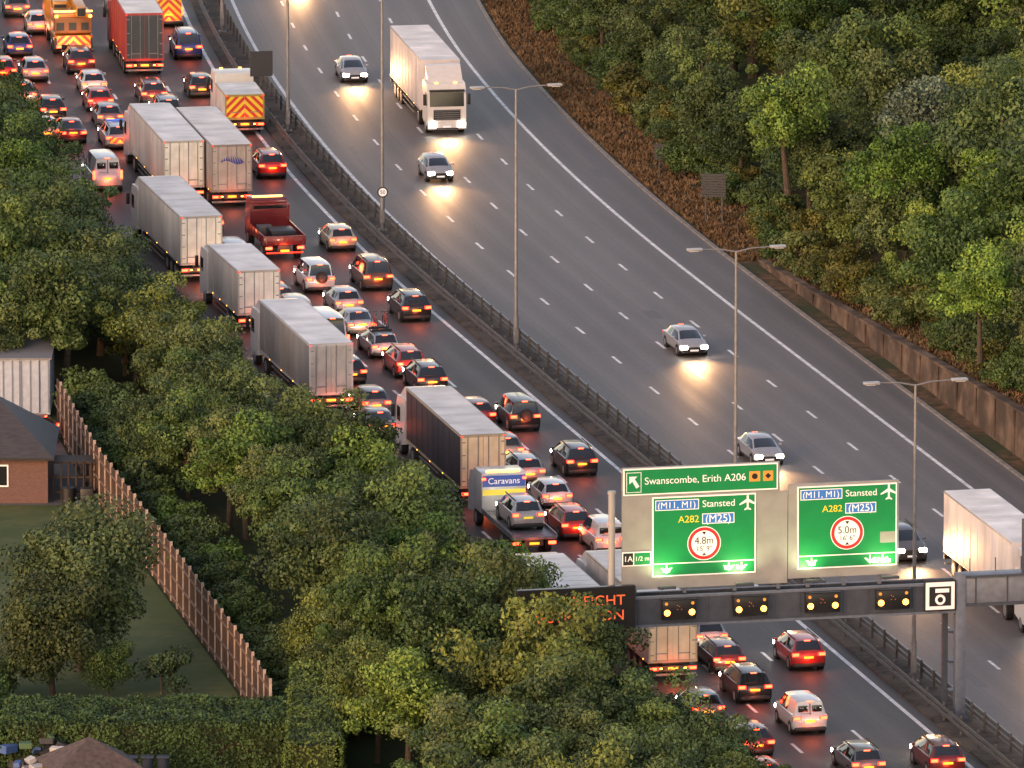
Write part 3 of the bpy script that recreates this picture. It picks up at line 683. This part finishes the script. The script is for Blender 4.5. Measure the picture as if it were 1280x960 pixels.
def arrow_dn(mb,u,z,s,y,mat):
    mb.add([(u-.06*s,y,z+.55*s),(u+.06*s,y,z+.55*s),(u+.06*s,y,z),(u-.06*s,y,z)],[(0,1,2,3)],mat)
    mb.add([(u-.55*s,y,z+.3*s),(u-.3*s,y,z+.3*s),(u,y,z+.0*s),(u,y,z-.25*s)],[(0,1,2,3)],mat)
    mb.add([(u+.55*s,y,z+.3*s),(u+.3*s,y,z+.3*s),(u,y,z+.0*s),(u,y,z-.25*s)],[(0,1,2,3)],mat)
def plane_sym(mb,u,z,s,y,mat):
    mb.add([(u-.06*s,y,z-.5*s),(u+.06*s,y,z-.5*s),(u+.07*s,y,z+.4*s),(u,y,z+.55*s),(u-.07*s,y,z+.4*s)],[(0,1,2,3,4)],mat)
    for k in(-1,1):
        mb.add([(u+k*.07*s,y,z+.2*s),(u+k*.55*s,y,z-.12*s),(u+k*.55*s,y,z-.22*s),(u+k*.07*s,y,z-.02*s)],[(0,1,2,3)],mat)
        mb.add([(u+k*.05*s,y,z-.35*s),(u+k*.22*s,y,z-.48*s),(u+k*.22*s,y,z-.56*s),(u+k*.05*s,y,z-.5*s)],[(0,1,2,3)],mat)
m=MB(); m.bb(-17.2,-8.9,-.14,-.02,7.35,11.95,0,.01); m.bb(-17.2,-9.3,-.139,-.019,11.95,13.42,0,.01); m.bb(-8.86,-3.3,-.14,-.02,7.55,12.25,0,.01)
gl('sign_backing_panel',m.mesh('backing',[GREY],0))
def disc(mb,u,z,r,y,mat,n=36): mb.add([(u+r*math.cos(2*math.pi*i/n),y,z+r*math.sin(2*math.pi*i/n)) for i in range(n)],[list(range(n))],mat)
SM=[GREEN,TW,BLUE,RDM,YEL,INK,ORG,GREY]
m=MB(); m.bb(-17.15,-9.4,-.2,-.142,12.05,13.38,1,.01); rect(m,-17.08,-9.47,12.12,13.31,-.203,0)
rect(m,-17.0,-16.25,12.2,13.2,-.206,1); rect(m,-16.97,-16.28,12.23,13.17,-.208,0)
y=-.211; m.add([(-16.85,y,13.0),(-16.45,y,13.0),(-16.58,y,12.87),(-16.35,y,12.5),(-16.5,y,12.4),(-16.7,y,12.75),(-16.85,y,12.62)],[(0,1,2,3,4,5,6)],1)
rect(m,-10.85,-10.3,12.5,13.0,-.206,6); rect(m,-10.15,-9.65,12.5,13.0,-.206,6); disc(m,-10.57,12.75,.15,-.209,5,12); disc(m,-9.9,12.75,.15,-.209,5,4)
s0=gl('direction_sign',m.mesh('s0',SM,0)); text('Swanscombe, Erith A206',5.05,(-13.55,-.206,12.73),TW,s0)
def gsign(u0,u1,z0,z1,t1,t2,patch=False):
    m=MB(); m.bb(u0,u1,-.2,-.142,z0,z1,1,.01); rect(m,u0+.07,u1-.07,z0+.07,z1-.07,-.203,0)
    W=u1-u0; cx=(u0+u1)/2; zt=z1-.42
    rect(m,u0+.15,u0+.15+W*.42,zt-.26,zt+.26,-.206,1); rect(m,u0+.19,u0+.11+W*.42,zt-.22,zt+.22,-.208,2)
    z2=zt-.75; rect(m,cx-.1,cx-.1+W*.31,z2-.26,z2+.26,-.206,1); rect(m,cx-.06,cx-.14+W*.31,z2-.22,z2+.22,-.208,2)
    zc=z2-1.22; disc(m,cx,zc,.84,-.206,1); disc(m,cx,zc,.8,-.208,3); disc(m,cx,zc,.64,-.210,1)
    m.add([(cx-.11,-.213,zc+.58),(cx+.11,-.213,zc+.58),(cx,-.213,zc+.42)],[(0,1,2)],5); m.add([(cx-.11,-.213,zc-.6),(cx+.11,-.213,zc-.6),(cx,-.213,zc-.46)],[(0,1,2)],5)
    plane_sym(m,u1-.42,zt,.75,-.206,1)
    rect(m,u0+.1,u1-.1,z0+.62,z0+.67,-.206,1)
    for ua in(u0+.72,u1-1.35,u1-.72): arrow_dn(m,ua,z0+.27,.55,-.206,1)
    if patch: rect(m,u1-.85,u1-.08,z0+1.15,z0+1.7,-.207,7)
    o=gl('direction_sign',m.mesh('gs',SM,0))
    text('(M11, M1)',W*.36,(u0+.13+W*.21,-.211,zt-.02),TW,o); text('Stansted',W*.31,(u0+W*.64,-.206,zt-.02),TW,o)
    text('A282',W*.2,(cx-.1-W*.13,-.206,z2),YEL,o); text('(M25)',W*.24,(cx-.1+W*.155,-.211,z2-.02),TW,o)
    text(t1,.92,(cx,-.213,zc+.13),INK,o,hmax=.36); text(t2,.72,(cx,-.213,zc-.27),INK,o,hmax=.24)
gsign(-15.7,-10.5,7.95,11.92,'4.8m',"15' 9\""); gsign(-8.42,-3.4,8.0,12.12,'5.0m',"16' 6\"",True)
m=MB(); m.bb(-17.2,-15.75,-.2,-.142,8.55,9.25,1); rect(m,-16.6,-15.8,8.6,9.2,-.203,0); rect(m,-17.15,-16.65,8.6,9.2,-.203,5)
s1=gl('distance_sign',m.mesh('s1',SM,0)); text('1A',.38,(-16.9,-.206,8.9),TW,s1); text('1/2 m',.65,(-16.2,-.206,8.9),TW,s1)
m=MB(); m.tube((-17.75,-.3,7.0),(-17.75,-.3,12.2),.17,.17,14,0); m.tube((-17.75,-.3,12.2),(-17.75,-.3,12.35),.2,.2,14,0); gl('camera_mast',m.mesh('cm',[M('mast_white',(.3,.3,.29),.5)],30))
LUM=M('luminaire_lit',(.9,1,.8),.3,es=7,em=(.85,1,.55)); m=MB()
g2=gl('sign_luminaire',None)
for u in(-15.2,-11.3,-7.9,-4.0):
    m.tube((u,-.15,7.3),(u,-1.2,7.6),.03,.03,6,0); m.bb(u-.45,u+.45,-1.32,-1.1,7.55,7.68,0,.02)
    light('lamp_beam','SPOT',(u,-1.2,7.75),300,(.9,1,.5),g2,(math.radians(152),0,0),.2,130,.8)
for u in(-15.0,-11.9,-11.3,-7.7,-4.5,-3.9): m.bb(u-.16,u+.16,-.3,-.22,8.2,8.34,1)
obj('fittings',m.mesh('lum',[GS,LUM],0),parent=g2)
DISP=M('signal_dark',(.008,.008,.009),.35)
for i,u in enumerate((-14.5,-10.9,-7.3,-3.75)):
    m=MB(); m.bb(u-.85,u+.85,-.95,-.66,5.95,6.95,0,.03); m.bb(u-.9,u+.9,-1.05,-.66,6.93,6.98,0)
    for sx in(-1,1):
        m.tube((u+sx*.62,-.95,6.3),(u+sx*.62,-.98,6.3),.15,.15,14,1,1); m.tube((u+sx*.66,-.95,6.75),(u+sx*.66,-.97,6.75),.08,.08,12,2,2)
    for dx,dz in((-.1,0),(.1,0),(0,.15),(-.1,.2)): m.bb(u+dx-.02,u+dx+.02,-.965,-.95,6.45+dz-.02,6.45+dz+.02,3)
    gl('lane_signal',m.mesh('sig',[DISP,AMB,M('amber_dim',(.3,.12,.02),.4,es=.8,em=(1,.35,.05)),M('led_dim',(.3,.08,.05),.4,es=.5,em=(1,.2,.06))],30))
m=MB(); m.bb(-22.6,-16.7,-.95,-.63,5.6,7.75,0,.03)
vs=gl('message_sign',m.mesh('vms',[DISP],0)); LED=M('led_red',(.6,.1,.02),.4,es=.8,em=(1,.12,.04))
text('HEIGHT',2.6,(-18.55,-.96,7.05),LED,vs,hmax=.5); text('RESTRICTION',4.6,(-19.6,-.96,6.3),LED,vs,hmax=.5)
m=MB(); m.bb(-2.15,-.55,-.8,-.7,5.72,7.25,0,.02); m.bb(-2.08,-.62,-.81,-.79,5.8,7.17,1)
m.bb(-1.9,-.8,-.825,-.8,5.98,6.95,2); m.bb(-1.6,-.9,-.83,-.82,6.65,6.85,1); m.tube((-1.35,-.82,6.3),(-1.35,-.84,6.3),.26,.26,20,1,1); m.tube((-1.35,-.84,6.3),(-1.35,-.85,6.3),.14,.14,16,2,2)
gl('speed_camera_sign',m.mesh('cs',[INK,TW,INK],0))
# ------------------------------------------------------------------ left gardens
def gsheet(name,Y0,Y1,off,xl,z,mat):
    v=[];f=[];n=16
    for i in range(n+1):
        Y=Y0+(Y1-Y0)*i/n; v+=[(xl,Y,z),(fx(Y)+off,Y,z)]
    for i in range(n): f.append((2*i,2*i+1,2*i+3,2*i+2))
    me=bpy.data.meshes.new(name); me.from_pydata(v,[],f); me.materials.append(mat); obj(name,me)
gsheet('lawn',578,640,-.2,-70,.0,LAWN); gsheet('driveway',640.01,672,-.2,-70,.0,M('driveway_concrete',(.09,.085,.08),.8,var=.3,scale=.8))
FP=M('fence_panel_wood',(.06,.035,.024),.85,var=.4,scale=3,stretch=(1,1,.3)); FL=M('fence_post_concrete',(.36,.29,.24),.8,var=.25,scale=3); FR=M('fence_rail_wood',(.13,.085,.065),.85,var=.3,scale=3)
m=MB(); Y=582.8; pts=[]
while Y<662: pts.append((fx(Y),Y)); Y+=2.05
for (x0,y0),(x1,y1) in zip(pts,pts[1:]):
    a=math.atan2(x0-x1,y1-y0); R=Matrix.Rotation(a,3,'Z'); c=((x0+x1)/2,(y0+y1)/2,1.45); L=math.hypot(x1-x0,y1-y0)
    m.box(c,(.05,L-.13,2.9),0,0,R)
    for z in(.35,1.4,2.5): m.box((c[0]-.07,c[1]-.01,z),(.07,L-.14,.1),2,0,R)
    for k in range(9):
        t=(k+.5)/9; m.box((x0+(x1-x0)*t-.035,y0+(y1-y0)*t,1.45),(.02,.05,2.85),0,0,R)
    m.box((x0-.03,y0,1.55),(.13,.12,3.1),1,0,R)
obj('garden_fence',m.mesh('fence',[FP,FL,FR],0))
BR=nt('brick'); bm_,n_,b_=BR
tc=n_.nodes.new('ShaderNodeTexCoord'); bk=n_.nodes.new('ShaderNodeTexBrick'); mp=n_.nodes.new('ShaderNodeMapping'); mp.inputs['Rotation'].default_value=(math.radians(90),0,0)
n_.links.new(tc.outputs['Object'],mp.inputs[0]); n_.links.new(mp.outputs[0],bk.inputs[0]); bk.inputs['Scale'].default_value=4
bk.inputs['Color1'].default_value=(.14,.062,.045,1); bk.inputs['Color2'].default_value=(.09,.045,.035,1); bk.inputs['Mortar'].default_value=(.16,.14,.13,1)
n_.links.new(bk.outputs[0],b_.inputs['Base Color']); b_.inputs['Roughness'].default_value=.9
TILE=M('roof_tile',(.045,.042,.045),.7,var=.35,scale=5,stretch=(.4,3,3),bump=.4)
hx,hy=G(60,629); hs=obj('brick_house',None,(hx,hy,0))
m=MB(); m.bb(-10,0,0,8,-.03,2.55,0); obj('walls',m.mesh('walls',[bm_],0),parent=hs)
m=MB(); e=.35; m.add([(-10-e,-e,2.5),(e,-e,2.5),(e,8+e,2.5),(-10-e,8+e,2.5),(-7,4,5.2),(-3,4,5.2)],[(0,1,5,4),(1,2,5),(2,3,4,5),(3,0,4),(3,2,1,0)],0); m.bb(-10-e,e,-e-.06,-e,2.4,2.52,1); obj('roof',m.mesh('roof',[TILE,M('gutter',(.02,.02,.02),.4)],0),parent=hs)
m=MB(); m.bb(-3.3,-2.1,-.05,-.002,.9,2.1,0); m.bb(-3.22,-2.74,-.06,-.05,.98,2.02,1); m.bb(-2.66,-2.18,-.06,-.05,.98,2.02,1); obj('window',m.mesh('window',[TW,GLASS],0),parent=hs)
m=MB(); cx,cy=G(63,522)
m.bb(-5,0,0,6,0.15,3.3,0,.03); m.bb(-5.2,.1,-.2,7,3.3,3.38,2)
i=0
while i<10: m.bb(-.1-i*.5-.03,-.1-i*.5+.03,-.05,0,.3,3.2,1); i+=1
for k in(.62,1.7,3.1,4.2): m.tube((-k,-.07,.3),(-k,-.07,3.2),.025,.025,6,1)
for sx in(-4.5,-.5): m.wheel(sx,1.5,.5,.3,3,3)
obj('storage_container',m.mesh('cont',[M('container_white',(.36,.41,.48),.5,var=.12),M('container_rib',(.2,.23,.27),.5),M('container_roof',(.2,.2,.21),.6),TYRE],0),(cx,cy,0))
m=MB(); m.bb(-6,0,0,9,0,2.6,0); m.prism([(-.3,2.6),(9.3,2.6),(9.3,2.8),(4.5,3.7),(-.3,2.8)],-6.3,.3,1); x,y=G(40,470); obj('garden_shed',m.mesh('shed',[M('shed_wall',(.05,.045,.045),.8,var=.3),TILE],0),(x,y+3,0))
m=MB()
for i in range(7): m.bb(i*.4-.04,i*.4+.04,0,.08,0,2.1,0)
for z in(.4,1.2,2.0): m.bb(0,2.5,.08,.13,z,z+.1,0)
m.bb(0,2.5,.13,2,2.0,2.08,0); m.tube((.8,-.4,0),(.8,-.4,.8),.35,.38,14,1); m.box((1.8,-.5,.4),(.7,.6,.8),1,.05)
x,y=G(62,628); obj('garden_pergola',m.mesh('perg',[M('dark_timber',(.03,.02,.015),.8,var=.3),BLACK]),(x+.2,y+.5,0))
nm,(me_,L_)=KIND['hatch']; x,y=G(66,562); obj('parked_car',me_,(x,y+2,0),math.radians(75),col=(.3,.12,.1))
rnd=[tree_mesh(81,7.6,3.4,80,30000,.2,flat=.45,zc=.55),tree_mesh(82,5.8,2.4,60,20000,.18,flat=.44,zc=.54)]
def gt(me,px,py,s,col,name,sz=1):
    x,y=G(px,py); return obj(name,me,(x,y,0),random.random()*6,col=col,scale=(s,s,s*sz))
gt(rnd[0],100,838,1.15,(.62,.7,.8),'garden_tree'); gt(rnd[1],66,872,1.08,(.5,.5,.52),'garden_tree',1.05); gt(rnd[1],136,872,.55,(.45,.6,.5),'garden_tree')
gt(shr[0],203,868,1.0,(.5,.6,.75),'garden_shrub'); gt(shr[1],10,870,1.0,(.7,.8,.8),'garden_shrub')
def hedge(name,x0,x1,y0,y1,h,n,col,seed=1):
    r=np.random.default_rng(seed); mb=MB(); mb.bb(x0+.25,x1-.25,y0+.25,y1-.25,-.02,h-.25,0); nb=len(mb.f)
    lx,ly=x1-x0,y1-y0; A=[lx*ly,lx*h,lx*h,ly*h,ly*h]; A=np.array(A)/sum(A); s=r.choice(5,n,p=A); a=r.random(n);b=r.random(n)
    pos=np.zeros((n,3)); nr=np.zeros((n,3))
    t=s==0; pos[t]=np.c_[x0+a[t]*lx,y0+b[t]*ly,np.full(t.sum(),h)]; nr[t]=(0,0,1)
    for q,yy,dn in((1,y0,-1),(2,y1,1)):
        t=s==q; pos[t]=np.c_[x0+a[t]*lx,np.full(t.sum(),yy),b[t]*h]; nr[t]=(0,dn,0)
    for q,xx,dn in((3,x0,-1),(4,x1,1)):
        t=s==q; pos[t]=np.c_[np.full(t.sum(),xx),y0+a[t]*ly,b[t]*h]; nr[t]=(dn,0,0)
    w_=np.array([noise.noise(Vector(p)*.9) for p in pos]); pos+=nr*(w_*.25)[:,None]+r.normal(size=(n,3))*.06
    nn=nr+r.normal(size=(n,3))*.6; nn/=np.linalg.norm(nn,axis=1)[:,None]
    aa=np.cross(nn,r.normal(size=(n,3))); aa/=np.linalg.norm(aa,axis=1)[:,None]; bb=np.cross(nn,aa); L=.15*(.6+.8*r.random(n))[:,None]
    q=np.stack([pos-aa*L*.5,pos-bb*L*.35,pos+aa*L*.5,pos+bb*L*.35],1).reshape(-1,3); o=len(mb.v)
    me=bpy.data.meshes.new(name); me.from_pydata(mb.v+[tuple(x) for x in q.tolist()],[],mb.f+[(o+4*i,o+4*i+1,o+4*i+2,o+4*i+3) for i in range(n)])
    me.materials.append(SOIL); me.materials.append(LEAF); me.polygons.foreach_set('material_index',[0]*nb+[1]*n)
    at=me.attributes.new('tint','FLOAT','FACE'); at.data.foreach_set('value',np.concatenate([np.zeros(nb),np.clip(.3+w_*.6+.3*r.random(n),0,1)]).astype(np.float32))
    return obj(name,me,col=col)
hedge('hedge',-24.6,-10.9,576.5,582.2,2.3,28000,(.6,.75,.65)); hedge('hedge',-10.8,-8.2,570,588,2.8,16000,(.8,.95,.65),2); hedge('hedge',-34,-24.9,576.5,590,1.8,16000,(.9,1.05,.6),3)
x,y=G(112,1000); m=MB(); m.bb(-1.9,1.9,-1.6,1.6,0,1.9,0); m.add([(-2.2,-1.9,1.8),(2.2,-1.9,1.8),(2.2,1.9,1.8),(-2.2,1.9,1.8),(0,0,3.1)],[(0,1,4),(1,2,4),(2,3,4),(3,0,4),(3,2,1,0)],1)
obj('summer_house',m.mesh('sh',[M('shed_timber',(.08,.05,.03),.8,var=.3),M('felt_roof',(.075,.055,.05),.9,var=.35,scale=4,bump=.4)],0),(x,y,0),.3)
m=MB(); cl=[M('tarp_blue',(.06,.12,.3),.5),M('clutter_white',(.4,.4,.4),.5),M('clutter_dark',(.04,.04,.04),.6),M('clutter_green',(.06,.12,.05),.6)]
for i in range(34):
    m.box((random.uniform(-2.2,2.2),random.uniform(-1.5,1.5),random.uniform(.1,1.6)),(random.uniform(.2,.9),random.uniform(.2,.8),random.uniform(.1,.4)),random.choice([0,1,1,2,2,3]),.02,Matrix.Rotation(random.random()*3,3,'Z')@Matrix.Rotation(random.uniform(-.5,.5),3,'X'))
x,y=G(52,964); obj('garden_clutter',m.mesh('cl',cl,0),(x,y-1,0))
m=MB()
for i in range(3): m.tube((i*.75,0,0),(i*.75,.0,1.0),.26,.31,12,0); m.box((i*.75,0,1.03),(.62,.66,.07),0,.02)
x,y=G(165,972); obj('wheelie_bin',m.mesh('bin',[M('bin_plastic',(.05,.055,.07),.5)]),(x,y,0))
# ------------------------------------------------------------------ light
w=bpy.data.worlds.new('World'); sc.world=w; w.use_nodes=True; n=w.node_tree
sky=n.nodes.new('ShaderNodeTexSky'); sky.sky_type='NISHITA'; sky.sun_disc=False; sky.sun_elevation=math.radians(14); sky.sun_rotation=math.radians(217)
mx=n.nodes.new('ShaderNodeMix'); mx.data_type='RGBA'; mx.blend_type='MULTIPLY'; mx.inputs[0].default_value=1; mx.inputs[7].default_value=(1.3,.94,.79,1)
n.links.new(sky.outputs[0],mx.inputs[6]); n.links.new(mx.outputs[2],n.nodes['Background'].inputs[0]); n.nodes['Background'].inputs[1].default_value=.41
s=bpy.data.lights.new('sun','SUN'); s.energy=.95; s.angle=math.radians(22); s.color=(1,.76,.58); so=bpy.data.objects.new('sun',s); sc.collection.objects.link(so)
az=math.radians(217); el=math.radians(22); d=Vector((math.sin(az)*math.cos(el),math.cos(az)*math.cos(el),math.sin(el))); so.rotation_euler=d.to_track_quat('Z','Y').to_euler()
c=bpy.data.cameras.new('camera'); c.sensor_width=36; c.lens=F/1280*36; c.clip_start=1; c.clip_end=12000
co=bpy.data.objects.new('camera',c); sc.collection.objects.link(co); co.location=(0,0,CH); co.rotation_euler=(math.radians(90)-TH,0,0); sc.camera=co
sc.view_settings.view_transform='Standard'; sc.view_settings.look='None'; sc.view_settings.exposure=0; sc.view_settings.gamma=1
print('objects',len(sc.objects))
